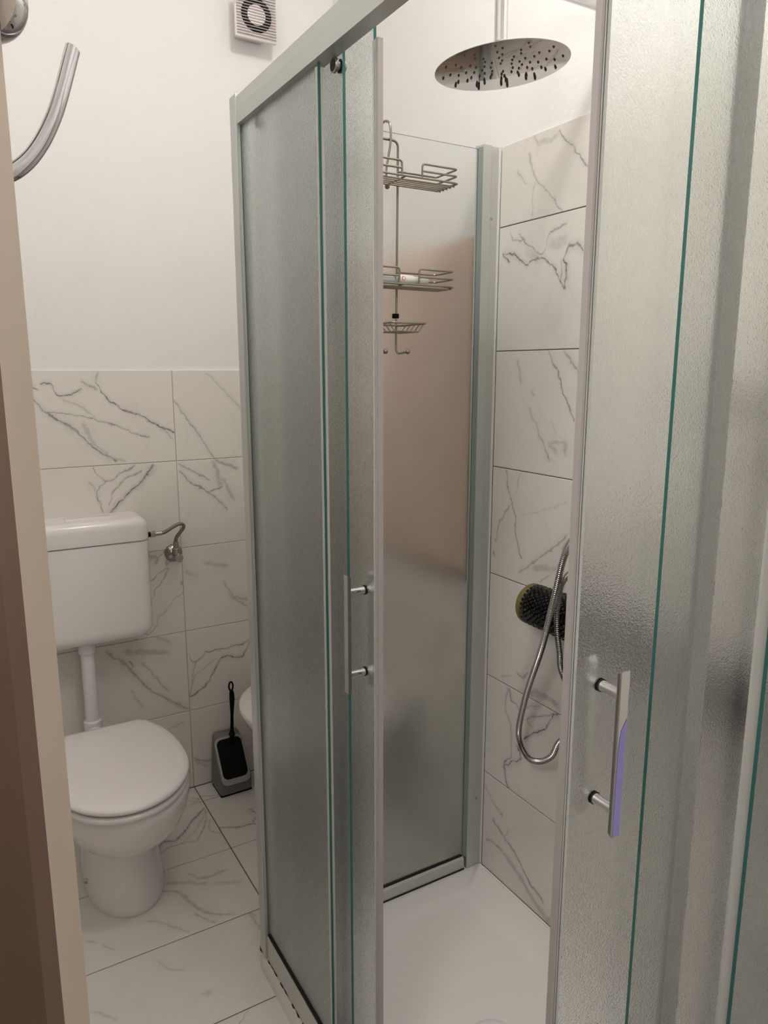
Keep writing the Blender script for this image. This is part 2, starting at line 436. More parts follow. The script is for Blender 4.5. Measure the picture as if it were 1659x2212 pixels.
def catmull(pts, per=12, closed=False):
    P = [Vector(p) for p in pts]; n = len(P); out = []
    for i in range(n if closed else n - 1):
        a, b, c, d = (P[(i - 1) % n] if (closed or i) else P[0] * 2 - P[1]), P[i], P[(i + 1) % n], (P[(i + 2) % n] if (closed or i + 2 < n) else P[-1] * 2 - P[-2])
        for k in range(per):
            t = k / per
            out.append(0.5 * ((2 * b) + (c - a) * t + (2 * a - 5 * b + 4 * c - d) * t * t + (3 * b - a - 3 * c + d) * t ** 3))
    if not closed: out.append(P[-1])
    return out
def fillet(pts, r, seg=5, closed=False):
    """round the corners of a polyline"""
    P = [Vector(p) for p in pts]; n = len(P); out = []
    for i, p in enumerate(P):
        if not closed and i in (0, n - 1): out.append(p); continue
        a, c = P[(i - 1) % n], P[(i + 1) % n]
        d1 = (a - p); d2 = (c - p); rr = min(r, d1.length * .49, d2.length * .49)
        s, e = p + d1.normalized() * rr, p + d2.normalized() * rr
        for k in range(seg + 1):
            t = k / seg
            out.append(s * (1 - t) ** 2 + p * 2 * t * (1 - t) + e * t * t)
    return out

# ------------------------------------------------------------------ the room
XR, YB, XL, YN, ZC = 1.2505, 2.475, -0.51, -0.90, 3.12      # tile faces of the right and back wall, other walls, ceiling
TT = 0.007                                                   # tile proud of the plaster
TILE = {}
def tile(parent, kind, u0, u1, v0, v1):
    """one tile on the back wall (x, z), right wall (y, z) or floor (x, y); alike tiles share their mesh"""
    m = tile_material(kind, u0, u1, v0, v1)
    g = 0.0015 if kind == 'f' else 0.0011; du, dv = u1 - u0 - 2 * g, v1 - v0 - 2 * g
    key = (kind, round(du, 4), round(dv, 4), m.name)
    if key not in TILE:
        b = MB(); e = 0.0012; D = TT + 0.002
        face = [(e, e, 0), (du - e, e, 0), (du - e, dv - e, 0), (e, dv - e, 0)]
        lip = [(0, 0, e), (du, 0, e), (du, dv, e), (0, dv, e)]
        back = [(0, 0, D), (du, 0, D), (du, dv, D), (0, dv, D)]
        tr = {'b': lambda p: (p[0], p[2], p[1]), 'r': lambda p: (p[2], p[0], p[1]), 'f': lambda p: (p[0], p[1], -p[2])}[kind]
        vs = [tr(p) for p in face + lip + back]
        fs = [(0, 1, 2, 3)] + [(4 + k, 4 + (k + 1) % 4, (k + 1) % 4, k) for k in range(4)] + [(8 + k, 8 + (k + 1) % 4, 4 + (k + 1) % 4, 4 + k) for k in range(4)]
        b.add(vs, fs); o = b.build('tile', m, parent, auto=0); TILE[key] = o.data
    else:
        o = bpy.data.objects.new('tile', TILE[key]); COL.objects.link(o); o.parent = parent
    o.location = {'b': (u0 + g, YB, v0 + g), 'r': (XR, u0 + g, v0 + g), 'f': (u0 + g, v0 + g, 0)}[kind]
    return o
b = MB(); b.box(-1.7, 1.45, YN - .1, YB + .1, -0.10, -0.0022)
floor = struct(b.build('floor', M['grout']))
b = MB(); b.box(-1.7, 1.45, YN - .1, YB + .1, ZC, ZC + .1)
struct(b.build('ceiling', M['ceiling']))
b = MB(); b.box(-1.7, XR + TT, YB + TT, YB + .12, 0, ZC)
b.box(XL, XR + TT, YB + .0022, YB + TT + .002, 0, 1.508, 1)
wall_back = struct(b.build('wall_back', [M['plaster'], M['grout_wall']]))
b = MB(); b.box(XR + TT, XR + .15, YN, YB + .12, 0, ZC)
b.box(XR + .0022, XR + TT + .002, YN, 1.545, 0, 2.054, 1); b.box(XR + .0022, XR + TT + .002, 1.545, YB, 0, 1.508, 1)
wall_right = struct(b.build('wall_right', [M['plaster'], M['grout']]))
b = MB(); DY0, DY1 = 0.42, 1.16
b.box(XL - .12, XL, YN, DY0, 0, ZC); b.box(XL - .12, XL, DY1, YB + TT, 0, ZC); b.box(XL - .12, XL, DY0, DY1, 2.05, ZC)
struct(b.build('wall_left', M['plaster']))
b = MB(); b.box(-1.7, XR + TT, YN - .12, YN, 0, ZC)
struct(b.build('wall_near', M['plaster']))
b = MB(); b.box(-1.72, -1.6, YN, YB + TT, 0, ZC)
struct(b.build('wall_corridor', M['corridor']))
for y0 in (DY0 - .06, DY1):                                   # door casing on the left wall
    b = MB(); b.box(XL - .0005, XL + .014, y0, y0 + .06, 0, 2.11, bev=.004, seg=2)
    struct(b.build('trim_%d' % (1 if y0 < .8 else 2), M['door_beige']))
b = MB(); b.box(XL - .0005, XL + .014, DY0, DY1, 2.05, 2.11, bev=.004, seg=2); struct(b.build('trim_3', M['door_beige']))

for r_ in range(5):
    for (a, c) in ((XL, 0.045), (0.045, 0.645), (0.645, 1.249)):
        tile(wall_back, 'b', a, c, r_ * .302, (r_ + 1) * .302)
rows = [.049, .356, .658, .958, 1.2555, 1.558, 1.864, 2.056]
for r_ in range(7):
    for (a, c) in ((0.345, 0.945), (0.945, 1.545), (YN, -0.255), (-0.255, .345)):
        tile(wall_right, 'r', a, c, rows[r_], rows[r_ + 1])
for r_ in range(5):
    for (a, c) in ((1.5465, 1.874), (1.874, YB)):
        tile(wall_right, 'r', a, c, r_ * .302, (r_ + 1) * .302)
ys = [YN, -.65, -.348, -.046, .256, .558, .860, 1.162, 1.464, 1.766, 2.068, 2.371, YB]
for i in range(len(ys) - 1):
    for (a, c) in ((XL, .046), (.046, .646), (.646, 1.25)):
        if a > .6 and .5 < ys[i] < 1.3: continue            # under the shower tray
        tile(floor, 'f', a, c, ys[i], ys[i + 1])

# ------------------------------------------------------------------ door leaf at the left, ajar
DD = Vector((-.8, .6, 0)); DN = Vector((.6, .8, 0)); FC = Vector((.0675, .743, 0)); TH = 0.054
def dpt(t, o, z): p = FC + DD * t + DN * o; return (p.x, p.y, z)
b = MB()
sec = [(0, 0), (.70, 0), (.70, -TH), (.012, -TH), (0, -TH + .010)]
pl = [dpt(t, o, 0)[:2] for t, o in sec]
b.prism(pl, .008, 2.03)
leaf = b.build('door_1', [M['door_beige'], M['door_brown']], auto=0)
for p in leaf.data.polygons:
    if p.normal.dot(-DN) > .75: p.material_index = 1
struct(leaf)
leaf['label'] = 'door leaf standing ajar with beige edge and brown face'
# ------------------------------------------------------------------ ceiling lamp (out of the picture, lights the room)
lamp = thing('ceiling_lamp', 'white lamp holder with a bulb on the ceiling above the shower', 'lamp')
b = MB(); b.lathe([(.07, ZC - LAMP_AT[2]), (.07, ZC - LAMP_AT[2] - .03), (.05, .10), (.05, .09)], LAMP_AT, (0, 0, 1), 20)
b.build('lamp_base', M['plastic_white'], lamp)
ld = bpy.data.lights.new('bulb', 'POINT'); ld.energy = LAMP_WATTS; ld.color = LAMP_COLOR; ld.shadow_soft_size = .10
bulb = bpy.data.objects.new('bulb', ld); COL.objects.link(bulb); bulb.location = (LAMP_AT[0], LAMP_AT[1], LAMP_AT[2] - .05); bulb.parent = lamp

fil = thing('fill_lamp', 'unseen fill lamp added on the left wall beside the door', 'lamp')  # added to brighten the shower wall and rails from the left
b = MB(); b.lathe([(.06, 0), (.06, .02), (.025, .03), (.025, .07)], (XL + .0002, FILL_AT[1], FILL_AT[2]), (1, 0, 0), 20); b.build('lamp_base', M['plastic_white'], fil)
ld = bpy.data.lights.new('bulb', 'POINT'); ld.energy = FILL_WATTS; ld.color = LAMP_COLOR; ld.shadow_soft_size = .20
bulb = bpy.data.objects.new('bulb', ld); COL.objects.link(bulb); bulb.location = FILL_AT; bulb.parent = fil

# ------------------------------------------------------------------ shower tray
def rrect(x0, x1, y0, y1, r, n=5):
    out = []
    for cx, cy, a0 in ((x1 - r, y1 - r, 0), (x0 + r, y1 - r, 90), (x0 + r, y0 + r, 180), (x1 - r, y0 + r, 270)):
        for k in range(n + 1):
            a = math.radians(a0 + 90 * k / n); out.append((cx + r * math.cos(a), cy + r * math.sin(a)))
    return out
TX0, TX1, TY0, TY1, TZ = .553, 1.2495, .536, 1.588, .049
tray = thing('shower_tray', 'white low shower tray inside the glass enclosure', 'shower tray')
rings = []
for ins, z, r in ((0, 0, .03), (0, .020, .03), (.006, .038, .028), (.010, TZ - .002, .026), (.014, TZ, .026), (.100, TZ, .03), (.108, TZ - .0025, .03), (.122, TZ - .008, .03), (.14, TZ - .009, .03), (.30, TZ - .013, .02)):
    rings.append([(x, y, z) for x, y in rrect(TX0 + ins, TX1 - (0 if ins < .02 else ins), TY0 + ins, TY1 - ins, r if ins < .3 else .02)])
b = MB(); b.loft(rings, cap0=False, cap1=True); b.build('basin', M['tray'], tray, auto=50)
b = MB(); b.lathe([(.056, 0), (.056, .003), (.052, .0065), (.040, .0085), (.0, .009)], (.912, 1.066, TZ - .0125), (0, 0, 1), 32)
b.build('drain_cover', M['plastic_white'], tray)
random.seed(3)
pts = [(.5600 + random.uniform(-.0012, .0004), 1.526 - i * .0065 + random.uniform(-.002, .002), TZ + .001 + random.uniform(-.001, .001)) for i in range(150)]
b = MB(); b.tube(pts, [random.choice((.0008, .0014, .0022, .0028)) * (1.0 if i < 45 else .7) for i in range(150)], 6)
arc = [(.586 - .030 * math.cos(a), 1.562 + .030 * math.sin(a), TZ + .001) for a in [math.radians(x) for x in range(-20, 110, 6)]]
b.tube(arc, [random.choice((.0016, .0026, .003)) for _ in arc], 6)
o = b.build('mould_line', M['mold'], tray); o['label'] = 'black mould along the tray edge'
b = MB(); b.tube([(XR - .0055, 1.53 - .11 * i, TZ + .001) for i in range(9)], .0035, 6); b.build('silicone_bead', M['silicone'], tray)

# ------------------------------------------------------------------ shower enclosure
enc = thing('shower_enclosure', 'frosted glass corner shower enclosure with satin aluminium rails and sliding doors', 'shower')
ZR0, ZR1 = 1.997, 2.053
arc = [(.584 - .028 * math.cos(math.radians(a)), 1.564 + .028 * math.sin(math.radians(a))) for a in range(0, 91, 10)]
b = MB(); b.prism([(.598, 1.5345), (.556, 1.5345)] + arc + [(.598, 1.592)], TZ, 2.055); b.build('corner_post', M['aluminium'], enc, auto=20)
b = MB(); b.box(.5545, .560, 1.5305, 1.5340, TZ, 2.056, bev=.001, seg=1); b.build('post_trim', M['aluminium'], enc)
b = MB(); b.box(.557, .562, 1.5275, 1.530, TZ + .003, 1.997); b.build('post_trim', M['aluminium'], enc)
def rail(name, prof, axis, c0, c1):
    bb = MB(); rr = []
    for c in (c0, c1):
        rr.append([(p[0], c, p[1]) if axis == 'y' else (c, p[0], p[1]) for p in prof])
    bb.loft(rr, smooth=False); return bb.build(name, M['aluminium'], enc, auto=25)
toprof = [(0, ZR0), (.028, ZR0), (.028, ZR1 - .006), (.022, ZR1), (.006, ZR1), (.001, ZR1 - .004), (-.0012, ZR1 - .028)]
rail('top_rail', [(.556 + a, z) for a, z in toprof], 'y', .5505, 1.530)
rail('top_rail', [(.548 + a, z) for a, z in toprof], 'x', .5845, 1.2265)
botprof = [(0, TZ), (.017, TZ), (.017, .112), (.012, .118), (.002, .118), (0, .116)]
for nm, base, ax, c0, c1 in (('bottom_rail', .559, 'y', .60, 1.5265), ('bottom_rail', .551, 'x', .60, 1.2265)):
    o = rail(nm, [(base + a, z) for a, z in botprof], ax, c0, c1)
    g = MB()
    if ax == 'y': g.box(base + .0015, base + .0135, c0, c1, .118, .1225)
    else: g.box(c0, c1, base + .0015, base + .0135, .118, .1225)
    g.build('gasket', M['black_rubber'], o)
o = rail('bottom_rail', [(1.552, TZ), (1.58, TZ), (1.58, .085), (1.572, .089), (1.558, .089), (1.553, .084)], 'x', .599, 1.190)
g = MB(); g.box(.60, 1.19, 1.5505, 1.554, TZ + .0005, TZ + .005); g.build('gasket', M['black_rubber'], o)
g = MB(); g.box(.60, 1.188, 1.559, 1.572, .0885, .0915); g.build('gasket', M['black_rubber'], o)
b = MB(); b.prism([(1.1975, 1.550), (1.2240, 1.550), (1.2240, 1.574), (1.1915, 1.574), (1.1915, 1.5685), (1.1975, 1.5685)], TZ + .001, 2.056); w = b.build('wall_profile', M['aluminium'], enc, auto=20)
g = MB(); g.prism([(1.1905, 1.5615), (1.1970, 1.5515), (1.1974, 1.5515), (1.1974, 1.5615)], .089, 2.050); g.build('gasket', M['gasket_grey'], w)
b = MB(); b.prism([(1.2258, 1.5520), (1.2475, 1.5520), (1.2475, 1.574), (1.2258, 1.574)], TZ + .001, 2.055)
w = b.build('wall_profile', M['aluminium'], enc, auto=20)
for z in (1.885, .27):
    g = MB(); g.lathe([(.0032, 0), (.0032, .0012), (.0015, .002)], (1.2290, 1.5520, z), (0, -1, 0), 10); g.build('screw', M['chrome_dark'], w)
g = MB(); g.box(1.2478, 1.2500, 1.5465, 1.556, TZ + .004, 2.055); g.build('silicone_bead', M['silicone'], w)
b = MB(); b.prism([(1.227, .548), (1.2495, .548), (1.2495, .586), (1.227, .586)], TZ + .001, 2.055); b.build('wall_profile', M['aluminium'], enc)
b = MB(); b.box(.5555, .5843, .5472, .5502, ZR0, ZR1 + .003); b.box(.5555, .5843, .5502, .578, ZR1 - .001, ZR1 + .003); b.build('corner_bracket', M['aluminium'], enc)

def pane(name, x0, x1, y0, y1, z0, z1, label=None):
    """a glass slab: the two big faces frosted, the rims green"""
    bb = MB(); bb.box(x0, x1, y0, y1, z0, z1)
    o = bb.build(name, [M['glass'], M['glass_edge']], enc, auto=0)
    thin = 0 if x1 - x0 < y1 - y0 else 1
    for p in o.data.polygons:
        p.material_index = 0 if abs(p.normal[thin]) > .9 else 1
    if label: o['label'] = label
    return o
def seal(parent, axis, pos0, pos1, q0, q1, sgn):
    """magnetic edge seal with a pink lip, a grey groove and a milky fin; runs the height of a door"""
    bb = MB(); w = pos1 - pos0
    for f0, f1, e, mi in ((0, .28, .0010, 1), (.28, .40, .0, 2), (.40, .52, .0008, 0), (.52, .72, -.0008, 2), (.72, 1.0, .0006, 0)):
        a, c = (pos0 + w * f0, pos0 + w * f1) if sgn > 0 else (pos1 - w * f1, pos1 - w * f0)
        if axis == 'y': bb.box(q0 - e, q1 + e, a, c, .08, 1.993, mi)
        else: bb.box(a, c, q0 - e, q1 + e, .08, 1.993, mi)
    return bb.build('seal', [M['seal'], M['seal_pink'], M['seal_grey']], parent)
def strip(parent, x0, x1, y0, y1):
    bb = MB(); bb.box(x0, x1, y0, y1, .08, 1.99); return bb.build('seal_strip', M['seal'], parent)
def handle(parent, side, a, q, z0, z1, patch):
    """pull handle: flat bar held off the glass by two posts, a twin bar inside; side 'y' = glass runs along y"""
    bb = MB(); w2, thick, off = .0068, .0065, .030
    Lout = off
    def P(al, out, z):      # al = along the pane, out = outwards towards the room
        return (q - out, a + al, z) if side == 'y' else (a + al, q - out, z)
    L = z1 - z0
    for sg, gl in ((1, 0.0), (-1, .005)):
        off = Lout if sg > 0 else .012
        o0, o1 = sg * off - (gl if sg < 0 else 0), sg * (off + thick) - (gl if sg < 0 else 0)
        ring = lambda z, zz, wd: [P(-wd, o1, z), P(wd, o1, z), P(wd, o0, zz), P(-wd, o0, zz)]
        secs = [(z0, z0 + .004, w2), (z0 + L * .5, z0 + L * .5, w2), (z1, z1 - .004, w2)]
        bb.loft([ring(*s) for s in secs], 0, smooth=False)
        if patch and sg > 0:  # flat violet patch on the lower outer face of the bar
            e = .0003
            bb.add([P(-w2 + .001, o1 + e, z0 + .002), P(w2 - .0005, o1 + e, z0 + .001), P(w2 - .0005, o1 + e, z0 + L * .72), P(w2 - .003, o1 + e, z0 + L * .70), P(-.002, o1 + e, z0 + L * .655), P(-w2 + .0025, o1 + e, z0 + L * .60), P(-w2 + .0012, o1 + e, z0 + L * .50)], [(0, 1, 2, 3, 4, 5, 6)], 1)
        for fz in (.155, .855):
            zc = z0 + L * fz
            p0 = Vector(P(0, 0 if sg > 0 else -gl, zc)); ax = Vector(P(0, 1, 0)) - Vector(P(0, 0, 0)); ax = ax * sg
            bb.lathe([(.0085, 0), (.0085, .0015)], p0, ax, 16, 2)
            bb.lathe([(.0075, .0015), (.0068, off * .4), (.0068, off * .75), (.0074, off + .0005)], p0, ax, 16, 0)
    return bb.build('handle', [M['chrome'], M['patch'], M['black_rubber']], parent)
def roller(parent, y, z, xo, xi):
    bb = MB(); bb.lathe([(.010, 0), (.0115, .001), (.0115, .0045), (.007, .0055), (.007, .010)], (xo - .0105, y, z), (1, 0, 0), 20, 0)
    bb.lathe([(.0095, 0), (.0095, .0002)], (xo - .0108, y, z), (1, 0, 0), 20, 1)
    bb.lathe([(.0105, 0), (.0105, .004), (.0075, .0065)], (xi, y, z), (1, 0, 0), 20, 0)
    return bb.build('roller', [M['chrome_dark'], M['black_rubber']], parent)
pane('side_pane', .596, 1.1915, 1.562, 1.568, .089, 2.047)
p = pane('fixed_pane', .565, .5692, 1.170, 1.534, .1185, 1.998)
strip(p, .5697, .574, 1.168, 1.186); strip(p, .5632, .5647, 1.1705, 1.176)
p2 = pane('sliding_panel', .587, .592, 1.126, 1.50, .075, 2.02)
roller(p2, 1.139, 1.985, .587, .592); roller(p2, 1.46, 1.985, .587, .592)
p3 = pane('sliding_door', .600, .605, 1.050, 1.40, .075, 2.02, 'frosted door slid open beside the opening')
seal(p3, 'y', 1.0335, 1.0505, .5990, .6060, 1); handle(p3, 'y', 1.088, .600, .944, 1.162, False)
p = pane('fixed_pane', .947, 1.228, .556, .562, .1185, 1.998)
strip(p, .925, .951, .5625, .5665)
p2 = pane('sliding_panel', .736, 1.11, .577, .582, .075, 2.02)
roller_d = None
p3 = pane('sliding_door', .612, .845, .592, .597, .075, 2.02, 'frosted door drawn shut to the corner')
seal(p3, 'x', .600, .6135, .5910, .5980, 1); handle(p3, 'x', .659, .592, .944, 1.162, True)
strip(p3, .812, .846, .5825, .5915)
b = MB(); random.seed(11)
zz = .45
while zz < 1.5:                                               # mould specks along the strip
    ln = random.choice((.004, .008, .02, .03)); b.box(.8462, .8472, .5828, .5838, zz, zz + ln); zz += ln + random.choice((.01, .03, .07, .1))
o = b.build('mould_specks', M['mold'], p3); o['kind'] = 'stuff'

# ------------------------------------------------------------------ rain shower
rain = thing('rain_shower', 'round chrome rain shower head on a ceiling-high arm', 'shower head')
HC = Vector((.948, 1.178, 2.063)); HN = Vector((-.09, .021, 1)).normalized()
b = MB(); b.lathe([(.0, -.0005), (.1235, 0), (.125, .0008), (.125, .0016), (.1235, .0024), (.03, .0075), (.018, .011)], HC, HN, 72)
b.build('head_disc', M['mirror_steel'], rain)
b = MB(); ua = HN.orthogonal().normalized(); ub = HN.cross(ua)
for k in range(12):
    for j in range(7):
        if j == 0 and k % 2: continue
        a = 2 * PI * k / 12 + (j % 2) * .11; r = .022 + j * .0148
        p = HC + (ua * math.cos(a) + ub * math.sin(a)) * r
        b.lathe([(.0026, 0), (.0020, -.0012), (.0011, -.0026)], p, HN, 7)
o = b.build('nozzles', M['nozzle'], rain); o['kind'] = 'stuff'
b = MB(); b.lathe([(.0145, .009), (.0145, .040), (.013, .042)], HC, HN, 24); b.build('swivel_joint', M['chrome'], rain)
T_ = HC + HN * .042
path = fillet([(T_.x, T_.y, T_.z), (T_.x - .001, T_.y, 2.222), (XR - .001, T_.y, 2.222)], .05, 10)
b = MB(); b.tube(path, .0122, 20); b.build('arm', M['chrome'], rain)
b = MB(); b.lathe([(.028, 0), (.027, .005), (.016, .012)], (XR - .0002, T_.y, 2.222), (-1, 0, 0), 24); b.build('wall_flange', M['chrome'], rain)

# hand shower, mixer and hoses on the tiled wall, mostly behind the shut door
mix = thing('shower_mixer', 'black shower mixer seen blurred behind the shut glass door', 'mixer tap')
b = MB(); b.tube([(1.205, .72, .90), (1.205, .86, .90)], .026, 18); b.lathe([(.03, 0), (.028, .045)], (1.205, .72, .90), (0, -1, 0), 18); b.lathe([(.03, 0), (.028, .045)], (1.205, .86, .90), (0, 1, 0), 18)
b.lathe([(.034, -.06), (.036, 0), (.034, .07)], (1.20, .79, .905), (0, 0, 1), 20); b.build('body', M['black_plastic'], mix)
for y in (.73, .85):
    b = MB(); b.lathe([(.032, 0), (.03, .006), (.014, .01), (.014, .045)], (XR - .0002, y, .90), (-1, 0, 0), 18); b.build('wall_flange', M['chrome_dark'], mix)
b = MB(); b.tube([(1.19, .79, .925), (1.165, .79, .95), (1.12, .79, .955)], [.012, .011, .008], 12); b.build('lever', M['black_plastic'], mix)
for y in (.775, .835):
    b = MB(); b.lathe([(.010, 0), (.010, .04)], (1.205, y, .88), (0, 0, -1), 14); b.build('outlet', M['chrome_dark'], mix)
hs = thing('hand_shower', 'grey hand shower in a wall holder above the mixer', 'hand shower')
b = MB(); b.lathe([(.02, 0), (.018, .008), (.011, .012), (.011, .05)], (XR - .0002, .80, 1.36), (-1, 0, 0), 16); b.lathe([(.017, -.015), (.017, .015)], (1.185, .80, 1.36), (0, 0, 1), 16); b.build('holder', M['chrome_dark'], hs)
b = MB(); b.tube([(1.186, .80, 1.30), (1.184, .80, 1.36), (1.178, .80, 1.42), (1.165, .80, 1.455)], [.010, .0125, .0125, .012], 14); b.build('grip', M['chrome_dark'], hs)
b = MB(); b.lathe([(.012, -.012), (.042, -.004), (.045, .004), (.042, .012), (.0, .013)], (1.155, .80, 1.462), (-.75, 0, -.66), 26); b.build('spray_head', M['grey_plastic'], hs)
def ribbed(path, r, pitch=.0046, n=12):
    d = [0.0]
    for p, q in zip(path, path[1:]): d.append(d[-1] + (q - p).length)
    out = []; rad = []; i = 0; s = 0.0; k = 0
    prof = (0.76, 1.0, 1.0, 0.76)
    while s < d[-1]:
        while d[i + 1] < s: i += 1
        t = (s - d[i]) / max(1e-9, d[i + 1] - d[i]); out.append(path[i].lerp(path[i + 1], t)); rad.append(r * prof[k % 4]); k += 1
        s += pitch * (.12, .38, .12, .38)[k % 4]
    return MB().tube(out, rad, n)
def hz(y, z, x, x0): k = x / x0; return (x, y * k, CAM_H - (CAM_H - z) * k)
A = catmull([(1.186, .80, 1.30), (1.17, .86, 1.21), (1.14, 1.02, 1.20), (1.12, 1.08, 1.185), hz(1.198, 1.097, 1.125, 1.19), hz(1.231, .971, 1.120, 1.19), hz(1.263, .844, 1.128, 1.19), hz(1.311, .704, 1.155, 1.19), hz(1.334, .590, 1.185, 1.19), hz(1.305, .541, 1.19, 1.19), hz(1.262, .543, 1.192, 1.19), hz(1.214, .579, 1.19, 1.19), (1.19, 1.170, .65), (1.195, 1.02, .76), (1.203, .90, .77), (1.205, .840, .79), (1.205, .835, .840)], 14)
tag(ribbed(A, .0078).build('shower_hose', M['hose']), 'ribbed chrome shower hose hanging in a long loop against the tiles', 'hose')
B_ = catmull([(1.205, .775, .838), (1.203, .79, .74), (1.20, .94, .66), (1.19, 1.08, .70), hz(1.194, .79, 1.170, 1.2), hz(1.212, .848, 1.150, 1.2), hz(1.224, .902, 1.141, 1.2), hz(1.226, .96, 1.139, 1.2), hz(1.208, 1.03, 1.145, 1.2), (1.15, 1.09, 1.10), (1.18, 1.00, 1.11), (1.225, .955, 1.10), (XR - .0005, .945, 1.10)], 14)
tag(ribbed(B_, .0068).build('shower_hose', M['hose_dark']), 'second duller ribbed hose crossing behind the long loop', 'hose')

bd = thing('bead_cylinder', 'black bead-studded cylinder with an olive end cap fixed to the shower tiles', 'shower accessory')
BC = Vector((1.1975, 1.318, .943)); BR = .047
b = MB(); b.lathe([(.0, 0), (.049, .001), (.0505, .003), (.0505, .006), (BR, .008), (BR, .022)], BC, (0, -1, 0), 36); b.build('end_cap', M['olive'], bd)
b = MB(); b.lathe([(BR - .002, .015), (BR + .004, .335), (.0, .337)], BC, (0, -1, 0), 30); b.build('core', M['black_plastic'], bd)
b = MB(); random.seed(5); NB = 26
for i in range(38):
    y = BC.y - .019 - i * .0083; rr = BR + .0012 + .004 * i / 38
    for k in range(NB):
        a = 2 * PI * (k + .5 * (i % 2)) / NB + random.uniform(-.02, .02)
        c = Vector((BC.x + rr * math.cos(a), y + random.uniform(-.0006, .0006), BC.z + rr * math.sin(a)))
        if c.x > XR - .005: continue
        n_ = Vector((math.cos(a), 0, math.sin(a))); t1 = Vector((0, 1, 0)); t2 = n_.cross(t1)
        w1, w2, h = .0040, .0050, .0030
        top = [c + n_ * h + (t1 * w1 * x + t2 * w2 * z) * .55 for x, z in ((1, 0), (.5, .87), (-.5, .87), (-1, 0), (-.5, -.87), (.5, -.87))]
        bot = [c + (t1 * w1 * x + t2 * w2 * z) for x, z in ((1, 0), (.5, .87), (-.5, .87), (-1, 0), (-.5, -.87), (.5, -.87))]
        b.loft([bot, top], 0, False, True, smooth=False)
o = b.build('beads', M['bead'], bd, auto=0); o['kind'] = 'stuff'
b = MB(); b.box(XR - .008, XR - .0002, BC.y - .20, BC.y - .06, BC.z - .02, BC.z + .02); b.build('wall_mount', M['black_plastic'], bd)

# ------------------------------------------------------------------ hanging wire caddy on the side pane
SC = 1.013
def K_(x, y, z): return (x * SC, y * SC, CAM_H + (z - CAM_H) * SC)
cad = thing('shower_caddy', 'two-tier steel wire shower caddy hung over the frosted side pane', 'shower caddy')
CX = .907
b = MB()
yb = 1.535
ring = fillet([K_(CX + .030, yb - .05, 1.552), K_(CX + .030, yb, 1.548), K_(CX + .034, yb, 2.022), K_(CX - .034, yb, 2.022), K_(CX - .030, yb, 1.548), K_(CX - .030, yb - .05, 1.552)], .016, 6)
b.tube(ring, .0029, 10)
for sx in (1, -1):
    bm = bmesh.new(); bmesh.ops.create_uvsphere(bm, u_segments=12, v_segments=8, radius=.0058, matrix=Matrix.Translation(K_(CX + sx * .030, yb - .052, 1.5522))); b.bm(bm)
hook = catmull([K_(CX + .004, yb + .028, 1.985), K_(CX + .003, yb + .034, 2.035), K_(CX + .006, yb + .020, 2.062), K_(CX + .010, yb - .002, 2.055), K_(CX + .011, yb - .006, 2.022), K_(CX + .006, yb - .004, 1.985), K_(CX + .001, yb - .003, 1.955), K_(CX + .003, yb - .004, 1.925)], 8)
b.tube(hook, .0028, 10)
bm = bmesh.new(); bmesh.ops.create_uvsphere(bm, u_segments=10, v_segments=8, radius=.0062, matrix=Matrix.Translation(K_(CX + .003, yb - .004, 1.921))); b.bm(bm)
b.build('frame', M['steel'], cad)
def basket(z0, dz, yf):
    b = MB(); x0, x1 = CX - .138, CX + .138; y1 = yb - .005; g0, g1 = .8975, .950; R = .0023
    b.tube(fillet([K_(x0, yf, z0), K_(x1, yf, z0), K_(x1, y1, z0), K_(x0, y1, z0)], .010, 5, True), R, 8, closed=True)
    for side in (1, -1):       # raised guards, open in the middle of the front
        xe = x1 if side > 0 else x0; ge = g1 if side > 0 else g0
        for lv, top in ((1, False), (2, True)):
            pts = [K_(ge, yf, z0 + lv * dz), K_(xe, yf, z0 + lv * dz), K_(xe, y1, z0 + lv * dz), K_(CX + side * .03, y1, z0 + lv * dz)]
            if top: pts = [K_(ge, yf, z0)] + pts
            b.tube(fillet(pts, .008, 5), R, 8)
    for k in range(1, 6):      # bottom wires run lengthwise and stop just past the end wire
        y = yf + (y1 - yf) * k / 6.0
        b.tube([K_(x0 - .002, y, z0 - .004), K_(x1 + .002, y, z0 - .004)], .0018, 8)
    for x in (x0, x1, CX): b.tube([K_(x, yf, z0 - .001), K_(x, y1, z0 - .001)], R, 8)
    return b.build('basket', M['steel'], cad)
basket(1.926, .0148, 1.447); basket(1.7005, .0172, 1.456)
b = MB(); x0, x1, y0, y1, z = CX - .046, CX + .047, 1.428, 1.53, 1.614
b.tube(fillet([K_(x0, y0, z), K_(x1, y0, z), K_(x1, y1, z), K_(x0, y1, z)], .012, 5, True), .0024, 8, closed=True)
for k in range(5):
    y = y0 + .012 + (y1 - y0 - .024) * k / 4
    b.tube(fillet([K_(x0, y, z), K_(x0 + .014, y, z - .018), K_(x1 - .014, y, z - .018), K_(x1, y, z)], .004, 4), .0013, 7)
b.tube([K_(x0 + .016, y0 + .01, z - .0185), K_(x0 + .016, y1 - .004, z - .0185)], .0018, 7); b.tube([K_(x1 - .016, y0 + .01, z - .0185), K_(x1 - .016, y1 - .004, z - .0185)], .0018, 7)
b.build('soap_dish', M['steel'], cad)
for sx in (1, -1):
    b = MB(); c = K_(CX + sx * .0305, yb, 1.636); b.box(c[0] - .0085, c[0] + .006, c[1] - .004, c[1] + .006, c[2] - .0055, c[2] + .0055, bev=.001, seg=1); b.build('clip', M['black_plastic'], cad)
